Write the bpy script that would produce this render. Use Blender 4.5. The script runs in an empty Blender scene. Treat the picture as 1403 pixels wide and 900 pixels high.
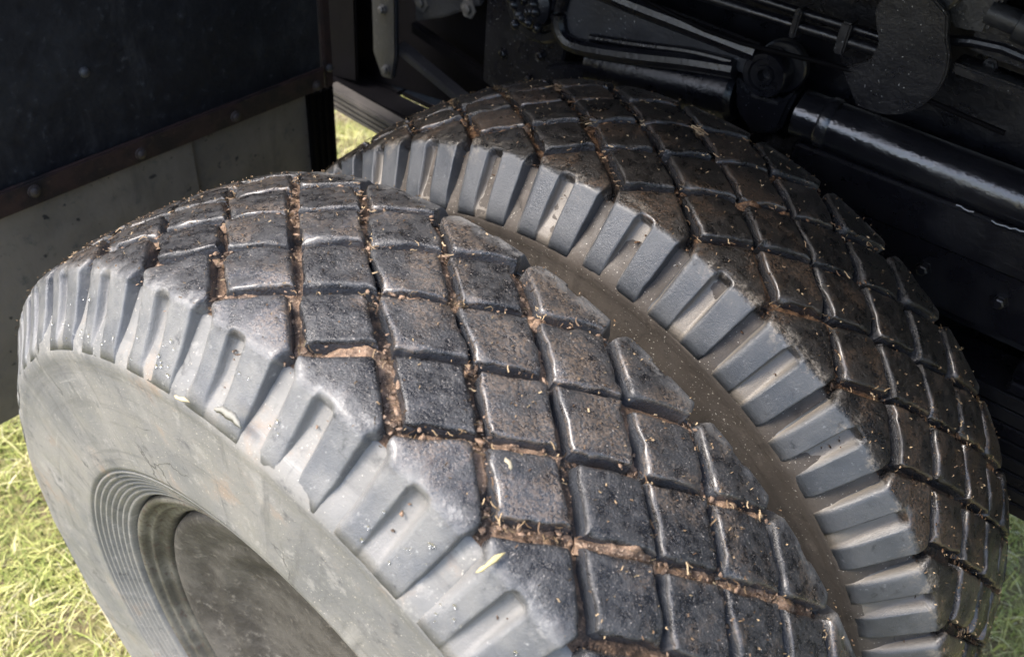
import bpy, bmesh, math, random
import numpy as np
from mathutils import Vector, Matrix, noise

random.seed(7)
rng = np.random.default_rng(7)
R = math.radians
scene = bpy.context.scene
col = scene.collection
ZC = 0.550                                   # height of the axle above the ground

# ------------------------------------------------------------------ camera
cd = bpy.data.cameras.new('camera')
cam = bpy.data.objects.new('camera', cd)
col.objects.link(cam)
scene.camera = cam
fw = Vector((-0.44242428, 0.61747222, -0.6503759))
rt = Vector((0.77330621, 0.62992999, 0.07201192))
up = Vector((-0.45415664, 0.4710799, 0.75619142))
M = Matrix((rt, up, -fw)).transposed().to_4x4()
M.translation = Vector((0.41035581, -0.38226096, 0.95849166 + ZC))
cam.matrix_world = M
cd.sensor_width = 36.0
cd.lens = 1238.0 / 1403.0 * 36.0
cd.dof.use_dof = True
cd.dof.focus_distance = 0.80
cd.dof.aperture_fstop = 8.0
cd.clip_start = 0.02
cd.clip_end = 500.0

# ------------------------------------------------------------------ sky and sun (bright overcast)
SUN = Vector((-0.55, -0.62, 1.15)).normalized()
el = math.asin(SUN.z)
az = math.atan2(SUN.x, SUN.y)
w = bpy.data.worlds.new('World')
scene.world = w
w.use_nodes = True
wn = w.node_tree.nodes
bg = wn['Background']
sky = wn.new('ShaderNodeTexSky')
sky.sky_type = 'NISHITA'
sky.sun_disc = False
sky.sun_elevation = el
sky.sun_rotation = az
sky.air_density = 1.0
sky.dust_density = 3.0
sky.ozone_density = 1.0
w.node_tree.links.new(sky.outputs[0], bg.inputs[0])
bg.inputs[1].default_value = 0.13
sd = bpy.data.lights.new('sun', 'SUN')
sd.energy = 1.3
sd.angle = R(25)
sd.color = (1.0, 0.95, 0.88)
so = bpy.data.objects.new('sun', sd)
col.objects.link(so)
so.rotation_euler = SUN.to_track_quat('Z', 'Y').to_euler()
so.location = (0, 0, 6)
scene.view_settings.view_transform = 'Standard'
scene.view_settings.look = 'None'
scene.view_settings.gamma = 1.0
scene.view_settings.use_curve_mapping = False
scene.view_settings.exposure = 1.95


# ------------------------------------------------------------------ helpers
def tag(o, label=None, cat=None, group=None, kind=None):
    if label: o['label'] = label
    if cat: o['category'] = cat
    if group: o['group'] = group
    if kind: o['kind'] = kind
    return o


def empty(name, loc=(0, 0, 0)):
    o = bpy.data.objects.new(name, None)
    o.empty_display_size = 0.1
    o.location = loc
    col.objects.link(o)
    return o


def link(name, me, parent=None, loc=None):
    o = bpy.data.objects.new(name, me)
    col.objects.link(o)
    if parent is not None: o.parent = parent
    if loc is not None: o.location = loc
    return o


def mesh(name, verts, faces, mats=(), midx=None, smooth=True, attrs=None):
    me = bpy.data.meshes.new(name)
    me.from_pydata([tuple(map(float, v)) for v in verts], [], [tuple(f) for f in faces])
    for m in mats: me.materials.append(m)
    n = len(me.polygons)
    if midx is not None: me.polygons.foreach_set('material_index', np.asarray(midx, dtype=np.int32))
    me.polygons.foreach_set('use_smooth', np.full(n, smooth, dtype=bool))
    for k, v in (attrs or {}).items():
        a = me.attributes.new(k, 'FLOAT', 'POINT')
        a.data.foreach_set('value', np.asarray(v, dtype=np.float32))
    me.update()
    return me


def bm_mesh(name, bm, mat, smooth=False, angle=None):
    bmesh.ops.recalc_face_normals(bm, faces=bm.faces)
    me = bpy.data.meshes.new(name)
    bm.to_mesh(me)
    bm.free()
    me.materials.append(mat)
    me.polygons.foreach_set('use_smooth', np.full(len(me.polygons), smooth, dtype=bool))
    if smooth and angle is not None:
        me.set_sharp_from_angle(angle=angle)
    return me


def prism(pts, y0, y1, bevel=0.003):
    """outline in x,z (height above the axle) extruded along y"""
    bm = bmesh.new()
    a = [bm.verts.new((x, y0, z + ZC)) for x, z in pts]
    f = bm.faces.new(a)
    r = bmesh.ops.extrude_face_region(bm, geom=[f])
    bmesh.ops.translate(bm, vec=(0, y1 - y0, 0), verts=[v for v in r['geom'] if isinstance(v, bmesh.types.BMVert)])
    if bevel:
        bmesh.ops.bevel(bm, geom=list(bm.edges), offset=bevel, segments=2, affect='EDGES', clamp_overlap=True)
    return bm


def box(x0, x1, y0, y1, z0, z1, bevel=0.003):
    return prism([(x0, z0), (x1, z0), (x1, z1), (x0, z1)], y0, y1, bevel)


def lathe(prof, axis_o, axis_d, n=32, bm=None):
    """prof: list of (distance along the axis, radius)"""
    bm = bm or bmesh.new()
    q = Vector(axis_d).normalized().to_track_quat('Z', 'Y').to_matrix()
    o = Vector(axis_o) + Vector((0, 0, ZC))
    rings = []
    for d, r in prof:
        if r <= 1e-6:
            rings.append([bm.verts.new(o + q @ Vector((0, 0, d)))])
        else:
            rings.append([bm.verts.new(o + q @ Vector((r * math.cos(t), r * math.sin(t), d)))
                          for t in np.linspace(0, 2 * math.pi, n, endpoint=False)])
    for a, b in zip(rings[:-1], rings[1:]):
        for i in range(n):
            j = (i + 1) % n
            if len(a) == 1 and len(b) == 1: continue
            if len(a) == 1: bm.faces.new((a[0], b[j], b[i]))
            elif len(b) == 1: bm.faces.new((a[i], a[j], b[0]))
            else: bm.faces.new((a[i], a[j], b[j], b[i]))
    return bm


def tube(path, r, n=14, bm=None):
    bm = bm or bmesh.new()
    P = [Vector(p) + Vector((0, 0, ZC)) for p in path]
    rings = []
    for i, p in enumerate(P):
        d = (P[min(i + 1, len(P) - 1)] - P[max(i - 1, 0)]).normalized()
        q = d.to_track_quat('Z', 'Y').to_matrix()
        rings.append([bm.verts.new(p + q @ Vector((r * math.cos(t), r * math.sin(t), 0)))
                      for t in np.linspace(0, 2 * math.pi, n, endpoint=False)])
    for a, b in zip(rings[:-1], rings[1:]):
        for i in range(n):
            j = (i + 1) % n
            bm.faces.new((a[i], a[j], b[j], b[i]))
    bm.faces.new(rings[0][::-1])
    bm.faces.new(rings[-1])
    return bm


# ------------------------------------------------------------------ materials
class NT:
    def __init__(self, name):
        self.m = bpy.data.materials.new(name)
        self.m.use_nodes = True
        self.t = self.m.node_tree
        self.b = self.t.nodes['Principled BSDF']
        self.co = None

    def n(self, kind, **kw):
        x = self.t.nodes.new(kind)
        for k, v in kw.items(): setattr(x, k, v)
        return x

    def l(self, a, b): self.t.links.new(a, b)

    def coords(self, rnd=True):
        if self.co is not None: return self.co
        tc = self.n('ShaderNodeTexCoord')
        if not rnd:
            self.co = tc.outputs['Object']
            return self.co
        oi = self.n('ShaderNodeObjectInfo')
        mu = self.n('ShaderNodeMath', operation='MULTIPLY')
        self.l(oi.outputs['Random'], mu.inputs[0])
        mu.inputs[1].default_value = 37.0
        ad = self.n('ShaderNodeVectorMath', operation='ADD')
        self.l(tc.outputs['Object'], ad.inputs[0])
        self.l(mu.outputs[0], ad.inputs[1])
        self.co = ad.outputs[0]
        return self.co

    def noise(self, scale, detail=4, rough=.55, stretch=None, rnd=True):
        x = self.n('ShaderNodeTexNoise')
        x.inputs['Scale'].default_value = scale
        x.inputs['Detail'].default_value = detail
        x.inputs['Roughness'].default_value = rough
        c = self.coords(rnd)
        if stretch:
            mp = self.n('ShaderNodeMapping')
            mp.inputs['Scale'].default_value = stretch
            self.l(c, mp.inputs[0])
            c = mp.outputs[0]
        self.l(c, x.inputs['Vector'])
        return x.outputs['Fac']

    def ramp(self, f, a, b, va=0.0, vb=1.0):
        x = self.n('ShaderNodeMapRange')
        x.interpolation_type = 'SMOOTHSTEP'
        self.l(f, x.inputs['Value'])
        x.inputs['From Min'].default_value = a
        x.inputs['From Max'].default_value = b
        x.inputs['To Min'].default_value = va
        x.inputs['To Max'].default_value = vb
        return x.outputs['Result']

    def mix(self, f, a, b):
        x = self.n('ShaderNodeMix', data_type='RGBA')
        if isinstance(f, float): x.inputs[0].default_value = f
        else: self.l(f, x.inputs[0])
        for s, v in ((6, a), (7, b)):
            if isinstance(v, tuple): x.inputs[s].default_value = (*v, 1)
            else: self.l(v, x.inputs[s])
        return x.outputs[2]

    def math(self, op, a, b):
        x = self.n('ShaderNodeMath', operation=op)
        for i, v in ((0, a), (1, b)):
            if isinstance(v, (int, float)): x.inputs[i].default_value = v
            else: self.l(v, x.inputs[i])
        return x.outputs[0]

    def attr(self, name):
        x = self.n('ShaderNodeAttribute', attribute_name=name)
        return x.outputs['Fac']

    def out(self, color=None, rough=None, spec=None, bumps=()):
        if color is not None:
            if isinstance(color, tuple): self.b.inputs['Base Color'].default_value = (*color, 1)
            else: self.l(color, self.b.inputs['Base Color'])
        if rough is not None:
            if isinstance(rough, float): self.b.inputs['Roughness'].default_value = rough
            else: self.l(rough, self.b.inputs['Roughness'])
        if spec is not None: self.b.inputs['Specular IOR Level'].default_value = spec
        last = None
        for f, s, d in bumps:
            x = self.n('ShaderNodeBump')
            x.inputs['Strength'].default_value = s
            x.inputs['Distance'].default_value = d
            self.l(f, x.inputs['Height'])
            if last is not None: self.l(last, x.inputs['Normal'])
            last = x.outputs[0]
        if last is not None: self.l(last, self.b.inputs['Normal'])
        return self.m


def tread_material(name, dark, dust, brown, rib_a, rib_b, wet, floor, wall_sheen=(.055, .060, .068), gritc=(.20, .175, .150), speck=(.36, .32, .27), smear=1.0, edge=(.60, .72)):
    t = NT(name)
    big = t.noise(22, 5, .6)
    med = t.noise(90, 5, .65)
    fine = t.noise(420, 4, .65)
    grit = t.noise(900, 3, .7)
    spk = t.noise(620, 1, .5)
    wall = t.attr('wall')
    oi = t.n('ShaderNodeObjectInfo')
    vary = t.math('MULTIPLY', t.math('SUBTRACT', oi.outputs['Random'], .5), .16)
    c = t.mix(t.ramp(t.math('ADD', med, vary), .34, .62), dark, dust)
    c = t.mix(t.math('MULTIPLY', t.ramp(t.math('ADD', big, vary), .48, .64), t.ramp(fine, .42, .58)), c, brown)
    c = t.mix(t.math('MULTIPLY', t.ramp(grit, .56, .66), .75), c, gritc)
    c = t.mix(t.ramp(spk, .70, .77), c, speck)
    c = t.mix(t.math('MULTIPLY', wall, .8), c, wall_sheen)  # sky sheen on the groove walls, painted as a lighter bluish colour
    side = t.attr('side')
    sm = t.ramp(t.math('ADD', side, t.math('MULTIPLY', t.math('SUBTRACT', t.math('ADD', med, t.math('MULTIPLY', big, 1.2)), 1.1), smear)), edge[0], edge[1])
    rib = t.mix(t.ramp(big, .35, .65), rib_a, rib_b)
    rib = t.mix(t.ramp(t.noise(160, 4, .7), .60, .74), rib, tuple(min(x * 1.7, .5) for x in rib_b))
    rib = t.mix(t.ramp(t.noise(55, 5, .7), .58, .72), rib, tuple(x * .5 for x in rib_a))
    band = t.math('MULTIPLY', t.ramp(side, .25, .55), t.ramp(side, 1.0, .70))
    c0 = t.math('MULTIPLY', band, t.ramp(t.noise(38, 6, .7), .50, .62))
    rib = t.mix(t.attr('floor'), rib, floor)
    c = t.mix(sm, c, rib)
    c = t.mix(t.math('MULTIPLY', c0, t.ramp(fine, .40, .60, .25, .9)), c, tuple(x * 1.25 for x in floor))
    rg = t.mix(sm, t.ramp(med, .3, .7, wet, wet + .28), t.ramp(big, .3, .7, .36, .58))
    rg = t.mix(t.math('MULTIPLY', wall, .8), rg, (.14, .14, .14))
    t.l(t.math('MULTIPLY', t.ramp(t.math('ADD', big, vary), .44, .58), t.math('MULTIPLY', t.ramp(sm, .9, .1, .10, .75), t.ramp(wall, 0, 1, 1, .45))), t.b.inputs['Coat Weight'])
    t.b.inputs['Coat Roughness'].default_value = .20
    return t.out(c, rg, .6, ((t.math('MULTIPLY', med, t.ramp(sm, 0, 1, 1, .22)), .35, .004), (t.math('MULTIPLY', fine, t.ramp(sm, 0, 1, 1, .4)), .6, .0016), (grit, .5, .0008)))


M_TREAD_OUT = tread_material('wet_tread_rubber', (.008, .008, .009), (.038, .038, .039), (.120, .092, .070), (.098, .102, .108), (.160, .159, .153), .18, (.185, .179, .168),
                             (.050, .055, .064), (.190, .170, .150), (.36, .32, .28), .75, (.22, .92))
M_TREAD_IN = tread_material('shaded_muddy_tread_rubber', (.005, .005, .005), (.016, .014, .012), (.070, .046, .030), (.046, .051, .058), (.070, .074, .079), .22, (.165, .145, .120),
                            (.028, .029, .032), (.070, .054, .042), (.14, .11, .085), .28, (.60, .74))  # muddy tread, darkened overall: shade under the truck body is in the colours


def side_material(name, a, b, stain):
    t = NT(name)
    big = t.noise(7, 5, .6)
    med = t.noise(45, 5, .65)
    fine = t.noise(380, 3, .6)
    c = t.mix(t.ramp(big, .36, .64), a, b)
    c = t.mix(t.ramp(t.noise(14, 6, .7), .56, .72), c, stain)
    c = t.mix(t.ramp(med, .58, .76), c, tuple(x * .6 for x in a))
    c = t.mix(t.math('MULTIPLY', t.ramp(t.noise(30, 6, .75), .56, .66), .5), c, tuple(x * 1.5 for x in b))
    c = t.mix(t.ramp(t.noise(500, 1, .5), .70, .76), c, (.45, .42, .36))
    sx = t.n('ShaderNodeSeparateXYZ')
    tc = t.n('ShaderNodeTexCoord')
    t.l(tc.outputs['Object'], sx.inputs[0])
    rad = t.math('SQRT', t.math('ADD', t.math('MULTIPLY', sx.outputs[0], sx.outputs[0]), t.math('MULTIPLY', sx.outputs[2], sx.outputs[2])), 0)
    ang = t.math('ARCTAN2', sx.outputs[2], sx.outputs[0])
    for ka, kr, lo, hi, f_, col_ in ((1.5, 75, .52, .68, .45, tuple(x * .62 for x in a)), (26, 9, .55, .70, .55, tuple(x * .60 for x in a)),
                                     (11, 5, .56, .74, .6, tuple(min(x * 1.35, .5) for x in b)), (3, 160, .62, .70, .5, tuple(min(x * 1.5, .5) for x in b))):
        cx = t.n('ShaderNodeCombineXYZ')
        t.l(t.math('MULTIPLY', ang, ka), cx.inputs[0])
        t.l(t.math('MULTIPLY', rad, kr), cx.inputs[1])
        t.l(t.math('MULTIPLY', sx.outputs[1], 8), cx.inputs[2])
        sn = t.n('ShaderNodeTexNoise')
        sn.inputs['Scale'].default_value = 1.0
        sn.inputs['Detail'].default_value = 6
        sn.inputs['Roughness'].default_value = .65
        t.l(cx.outputs[0], sn.inputs['Vector'])
        c = t.mix(t.math('MULTIPLY', t.ramp(sn.outputs['Fac'], lo, hi), f_), c, col_)
    nv = t.n('ShaderNodeTexNoise')
    nv.inputs['Scale'].default_value = 14
    nv.inputs['Detail'].default_value = 5
    t.l(t.coords(), nv.inputs['Vector'])
    va = t.n('ShaderNodeVectorMath', operation='MULTIPLY_ADD')
    t.l(nv.outputs['Color'], va.inputs[0])
    va.inputs[1].default_value = (.09, .09, .09)
    t.l(t.coords(), va.inputs[2])
    vo = t.n('ShaderNodeTexVoronoi', feature='DISTANCE_TO_EDGE')
    vo.inputs['Scale'].default_value = 13
    t.l(va.outputs[0], vo.inputs['Vector'])
    ck = t.math('MULTIPLY', t.ramp(vo.outputs['Distance'], .004, .014, 1, 0), t.ramp(t.noise(9, 3, .5), .54, .62))
    c = t.mix(t.math('MULTIPLY', ck, .75), c, tuple(x * .3 for x in a))
    return t.out(c, t.ramp(med, .3, .7, .5, .75), .4, ((med, .25, .003), (fine, .35, .0010)))


M_SIDE_OUT = side_material('dusty_sidewall_rubber', (.150, .151, .148), (.225, .217, .200), (.255, .205, .165))
M_SIDE_IN = side_material('shaded_tan_dusty_sidewall', (.058, .049, .041), (.082, .069, .057), (.046, .038, .031))  # tan dust darkened in colour for the shade between the tyres


def groove_material(name, mud):
    t = NT(name)
    big = t.noise(24, 5, .6)
    fine = t.noise(260, 4, .65)
    f = t.ramp(big, .43, .60)
    grit = t.noise(700, 3, .7)
    c = t.mix(f, (.009, .008, .008), mud)
    c = t.mix(t.ramp(fine, .5, .7), c, tuple(x * 1.5 for x in mud))
    c = t.mix(t.ramp(grit, .52, .64), c, tuple(x * .35 for x in mud))
    c = t.mix(t.ramp(t.noise(420, 2, .6), .64, .70), c, tuple(min(x * 2.2, .6) for x in mud))
    return t.out(c, t.ramp(big, .4, .58, .22, .8), .5, ((big, .5, .006), (fine, .9, .003), (grit, .8, .0015)))


M_GROOVE_OUT = groove_material('groove_mud', (.17, .108, .068))
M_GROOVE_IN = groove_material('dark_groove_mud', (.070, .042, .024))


def mud_material(name, a, b, c3):
    t = NT(name)
    n1 = t.noise(60, 5, .65)
    n2 = t.noise(500, 4, .6)
    tint = t.attr('tint')
    c = t.mix(t.ramp(t.math('ADD', n1, t.math('MULTIPLY', t.math('SUBTRACT', tint, .5), .35)), .36, .62), a, b)
    c = t.mix(t.ramp(n2, .54, .68), c, c3)
    return t.out(c, t.ramp(n1, .3, .7, .35, .85), .4, ((n1, .6, .004), (n2, .8, .002)))


M_MUD_OUT = mud_material('brown_mud', (.075, .048, .032), (.29, .190, .125), (.46, .34, .24))
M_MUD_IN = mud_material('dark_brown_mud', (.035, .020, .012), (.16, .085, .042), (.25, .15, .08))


def fibre_material():
    t = NT('straw_fibre')
    a = t.n('ShaderNodeAttribute', attribute_name='tint')
    c = t.mix(a.outputs['Fac'], (.10, .058, .03), (.42, .31, .18))
    return t.out(c, .6, .3)


M_FIBRE = fibre_material()


def rim_material():
    t = NT('dirty_rim_paint')
    n1 = t.noise(16, 6, .65)
    n2 = t.noise(120, 5, .65)
    c = t.mix(t.ramp(n1, .38, .62), (.060, .056, .046), (.135, .128, .108))
    c = t.mix(t.ramp(n2, .52, .7), c, (.075, .052, .040))
    return t.out(c, t.ramp(n2, .3, .7, .4, .7), .4, ((n2, .4, .003),))


M_RIM = rim_material()


def disc_material():
    t = NT('rusty_wheel_disc')
    n1 = t.noise(14, 6, .65)
    n2 = t.noise(90, 5, .65)
    c = t.mix(t.ramp(n1, .38, .62), (.045, .041, .037), (.092, .085, .076))
    c = t.mix(t.ramp(n2, .55, .7), c, (.14, .128, .112))
    return t.out(c, .65, .3, ((n2, .5, .004),))


M_DISC = disc_material()


def paint(name, base, rough, speck=.0, dusty=(.05, .05, .055), amt=.3, spec=.5):
    t = NT(name)
    n1 = t.noise(12, 5, .6)
    n2 = t.noise(140, 4, .6)
    c = t.mix(t.math('MULTIPLY', t.ramp(n1, .45, .75), amt), base, dusty)
    if speck: c = t.mix(t.ramp(t.noise(330, 1, .5), .74 - speck, .80 - speck), c, (.20, .20, .20))
    return t.out(c, t.ramp(n1, .3, .7, rough, rough + .2), spec, ((n2, .25, .003), (n1, .2, .01)))


M_BLACK = paint('black_chassis_paint', (.004, .004, .006), .20, .0, (.016, .016, .018), .3, .42)
M_GLOSS = paint('glossy_wet_black_paint', (.008, .008, .010), .10, .0, (.03, .03, .032), .4, .9)
M_OILY = paint('oily_black_paint', (.006, .006, .008), .20, .022, (.016, .016, .020), .4, .40)
M_DULL = paint('dull_black_paint', (.0022, .0020, .0026), .6, .0, (.005, .0045, .006), .5, .05)
M_GREYB = paint('worn_dark_grey_paint', (.014, .015, .019), .34, .006, (.028, .030, .036), .5, .5)
M_RIBBAR = paint('worn_grey_rubber_strip', (.050, .045, .041), .55, .0, (.12, .105, .09), .8)
M_BOLT = paint('dull_bolt_steel', (.04, .04, .042), .35, .0, (.12, .11, .10), .7)


def board_material():
    t = NT('black_flap_rubber')
    n1 = t.noise(5, 5, .6)
    n2 = t.noise(70, 5, .7)
    c = t.mix(t.ramp(n1, .45, .7), (.010, .010, .012), (.030, .031, .034))
    c = t.mix(t.ramp(n2, .58, .75), c, (.055, .055, .058))
    c = t.mix(t.math('MULTIPLY', t.ramp(t.noise(14, 5, .75, (1, 1, .2)), .54, .74), .6), c, (.050, .050, .052))
    return t.out(c, t.ramp(n2, .3, .7, .5, .75), .35, ((n2, .3, .003), (n1, .4, .02)))


def skirt_material():
    t = NT('grey_weathered_sheet')
    n1 = t.noise(6, 5, .6)
    n2 = t.noise(40, 6, .7)
    c = t.mix(t.ramp(n1, .38, .62), (.148, .130, .108), (.205, .178, .146))
    c = t.mix(t.ramp(n2, .54, .72), c, (.10, .098, .09))
    c = t.mix(t.ramp(t.noise(60, 3, .5), .66, .74), c, (.03, .03, .03))
    c = t.mix(t.math('MULTIPLY', t.ramp(t.noise(16, 5, .7, (1, 1, .12)), .52, .72), .55), c, (.085, .078, .068))
    return t.out(c, .6, .35, ((n2, .25, .003), (n1, .4, .015)))


def strip_material():
    t = NT('red_brown_rusty_steel')
    n1 = t.noise(20, 6, .65)
    n2 = t.noise(130, 5, .65)
    c = t.mix(t.ramp(n1, .38, .62), (.014, .011, .011), (.038, .021, .018))
    c = t.mix(t.ramp(n2, .58, .72), c, (.06, .038, .03))
    return t.out(c, .55, .4, ((n2, .4, .003),))


M_RIVET = paint('rusty_rivet', (.035, .027, .025), .5, .0, (.07, .055, .05), .6)
M_BOARD, M_SKIRT, M_STRIP = board_material(), skirt_material(), strip_material()


def ground_material():
    t = NT('mossy_soil')
    n1 = t.noise(9, 6, .65)
    n2 = t.noise(90, 5, .65)
    c = t.mix(t.ramp(n1, .4, .6), (.26, .24, .09), (.20, .15, .09))
    c = t.mix(t.ramp(n2, .5, .7), c, (.40, .36, .18))
    return t.out(c, .9, .2, ((n2, .8, .02),))


def grass_material():
    t = NT('yellow_green_grass')
    a = t.n('ShaderNodeAttribute', attribute_name='tint')
    x = t.n('ShaderNodeValToRGB')
    e = x.color_ramp.elements
    e[0].position = 0.0
    e[0].color = (.17, .21, .050, 1)
    e[1].position = 1.0
    e[1].color = (.74, .64, .44, 1)
    for p, c in ((.35, (.37, .40, .10, 1)), (.65, (.56, .52, .20, 1))):
        k = e.new(p)
        k.color = c
    t.l(a.outputs['Fac'], x.inputs[0])
    t.b.inputs['Subsurface Weight'].default_value = 0.0
    return t.out(x.outputs[0], .55, .3)


def water_material():
    t = NT('clear_water')
    t.b.inputs['Transmission Weight'].default_value = 1.0
    t.b.inputs['IOR'].default_value = 1.33
    return t.out((1.0, 1.0, 1.0), .02)


M_GROUND, M_GRASS, M_WATER = ground_material(), grass_material(), water_material()

# ------------------------------------------------------------------ ground
gv, gf = [], []
g = mesh('ground', [(-150, -150, 0), (150, -150, 0), (150, 150, 0), (-150, 150, 0)], [(0, 1, 2, 3)], [M_GROUND], smooth=False)
tag(link('ground', g), kind='structure')


def grass_field():
    zones = [(-1.75, -.40, -.65, .45, 62000), (-2.7, -1.05, .85, 2.9, 44000), (.35, 1.2, .85, 1.9, 26000),
             (-4.0, 3.0, -2.2, 4.5, 30000)]
    X = []
    for x0, x1, y0, y1, n in zones:
        X.append(np.stack([rng.uniform(x0, x1, n), rng.uniform(y0, y1, n)], 1))
    X = np.concatenate(X)
    dens = np.array([noise.noise(Vector((x * 7, y * 7, 3.1))) for x, y in X])
    keep = rng.random(len(X)) < np.clip(.80 + dens * 1.1, .25, 1)
    X, dens = X[keep], dens[keep]
    n = len(X)
    clump = np.array([noise.noise(Vector((x * 16, y * 16, 9.7))) for x, y in X])
    h = rng.uniform(.008, .042, n) * (1 + .6 * clump)
    a = rng.uniform(0, 2 * np.pi, n)
    lean = np.where(rng.random(n) < .22, rng.uniform(1.5, 2.6, n), rng.uniform(.2, 1.4, n))
    wd = rng.uniform(.0005, .0017, n)
    d = np.stack([np.cos(a), np.sin(a)], 1)
    s = np.stack([-np.sin(a), np.cos(a)], 1)
    V = np.zeros((n, 5, 3), np.float32)
    for i, (t, ww) in enumerate(((0, 1), (0, -1), (.55, .8), (.55, -.8), (1, 0))):
        V[:, i, :2] = X + d * (h * lean * t ** 1.6)[:, None] + s * (wd * ww)[:, None]
        V[:, i, 2] = h * (t - .35 * t * t * np.clip(lean, 0, 1.3)) - .002 * (t == 0)
    base = np.arange(n)[:, None] * 5
    me = bpy.data.meshes.new('grass')
    nv = n * 5
    me.vertices.add(nv)
    me.vertices.foreach_set('co', V.reshape(-1))
    li = np.concatenate([base + np.array([[0, 1, 3, 2]]), base + np.array([[2, 3, 4, 4]])], 1)
    li = np.concatenate([base + np.array([[0, 1, 3, 2, 2, 3, 4]])], 1).reshape(-1)
    me.loops.add(len(li))
    me.loops.foreach_set('vertex_index', li.astype(np.int32))
    me.polygons.add(n * 2)
    st = (np.arange(n)[:, None] * 7 + np.array([[0, 4]])).reshape(-1)
    me.polygons.foreach_set('loop_start', st.astype(np.int32))
    me.update(calc_edges=True)
    tint = np.clip(.40 + .55 * clump + rng.normal(0, .20, n) + .12 * (lean > 1.6), 0, 1)
    at = me.attributes.new('tint', 'FLOAT', 'POINT')
    at.data.foreach_set('value', np.repeat(tint, 5).astype(np.float32))
    me.materials.append(M_GRASS)
    me.validate()
    return me


tag(link('grass', grass_field()), kind='stuff')

# ------------------------------------------------------------------ tyre profile
# half section: distance from the centre plane, outer radius, tread depth
PRO = np.array([(0, .538, .015), (.02, .5378, .015), (.04, .537, .015), (.0555, .536, .015), (.075, .5338, .015),
                (.093, .5310, .015), (.104, .5286, .015), (.1105, .5268, .015), (.1140, .5240, .0145), (.1165, .5205, .0140), (.124, .5090, .0125), (.132, .4968, .0108),
                (.1395, .4852, .0078), (.1450, .4760, .0036), (.1478, .4640, .0003)])
SEG = np.concatenate([[0], np.cumsum(np.hypot(np.diff(PRO[:, 0]), np.diff(PRO[:, 1])))])
TEND = SEG[-1]


def pr(t):
    """point, depth and outward normal of the section at arc length t"""
    y = np.interp(t, SEG, PRO[:, 0])
    r = np.interp(t, SEG, PRO[:, 1])
    d = np.interp(t, SEG, PRO[:, 2])
    e = .006
    dy = np.interp(min(t + e, TEND), SEG, PRO[:, 0]) - np.interp(max(t - e, 0), SEG, PRO[:, 0])
    dr = np.interp(min(t + e, TEND), SEG, PRO[:, 1]) - np.interp(max(t - e, 0), SEG, PRO[:, 1])
    k = math.hypot(dy, dr)
    return y, r, d, (-dr / k, dy / k)


def t_of_y(y): return float(np.interp(abs(y), PRO[:, 0], SEG))


def surf(th, ysign, t, lift):
    """3-d point at angle th (radians), arc length t, lifted along the normal by lift"""
    y, r, d, n = pr(t)
    yy, rr = y + n[0] * lift, r + n[1] * lift
    return (rr * math.cos(th), ysign * yy, rr * math.sin(th))


def warp(s, y):
    """the grooves run in a slight zigzag: shift arc position s (m) and offset y together"""
    a = s / .54 / R(5) * 2 * math.pi
    b = (y - .0185) / .037 * 2 * math.pi
    k = min(max((.112 - abs(y)) / .02, 0), 1)
    return s - WZ * math.sin(b) * k, y + WZ * math.sin(a) * k


WZ = .0008
ROWS = [-.093, -.0555, -.0185, .0185, .0555, .093]
PITCH = R(10)
UN = [-1, -.985, -.95, -.90, -.83, -.70, -.45, -.15, .15, .45, .70, .83, .90, .95, .985, 1]


def skirt(V, F, border, basefn, mi, MI, S, side, W):
    k = len(border)
    W += [0.0] * (len(V) - len(W))
    prev = list(border)
    for q in (.12, 1.0):
        n0 = len(V)
        for b in border:
            a, e = V[b], basefn(b)
            V.append(tuple(a[i] + (e[i] - a[i]) * q for i in range(3)))
            S.append(S[b] if side is None else side)
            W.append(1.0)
        for i in range(k):
            j = (i + 1) % k
            F.append((prev[i], prev[j], n0 + j, n0 + i))
            MI.append(mi)
        prev = list(range(n0, n0 + k))


def off_quad(q, g):
    """inset a convex quad (x,y) by per-edge distances"""
    L = []
    for i in range(4):
        a, b = np.array(q[i]), np.array(q[(i + 1) % 4])
        d = (b - a) / np.linalg.norm(b - a)
        nrm = np.array([-d[1], d[0]])
        c = np.mean(q, axis=0)
        if (c - a) @ nrm < 0: nrm = -nrm
        L.append((a + nrm * g[i], d))
    out = []
    for i in range(4):
        (a, d), (b, e) = L[i - 1], L[i]
        t = np.linalg.solve(np.array([d, -e]).T, b - a)
        out.append(a + d * t[0])
    return out


def nz(x, y, z): return noise.noise(Vector((x, y, z)))


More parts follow.
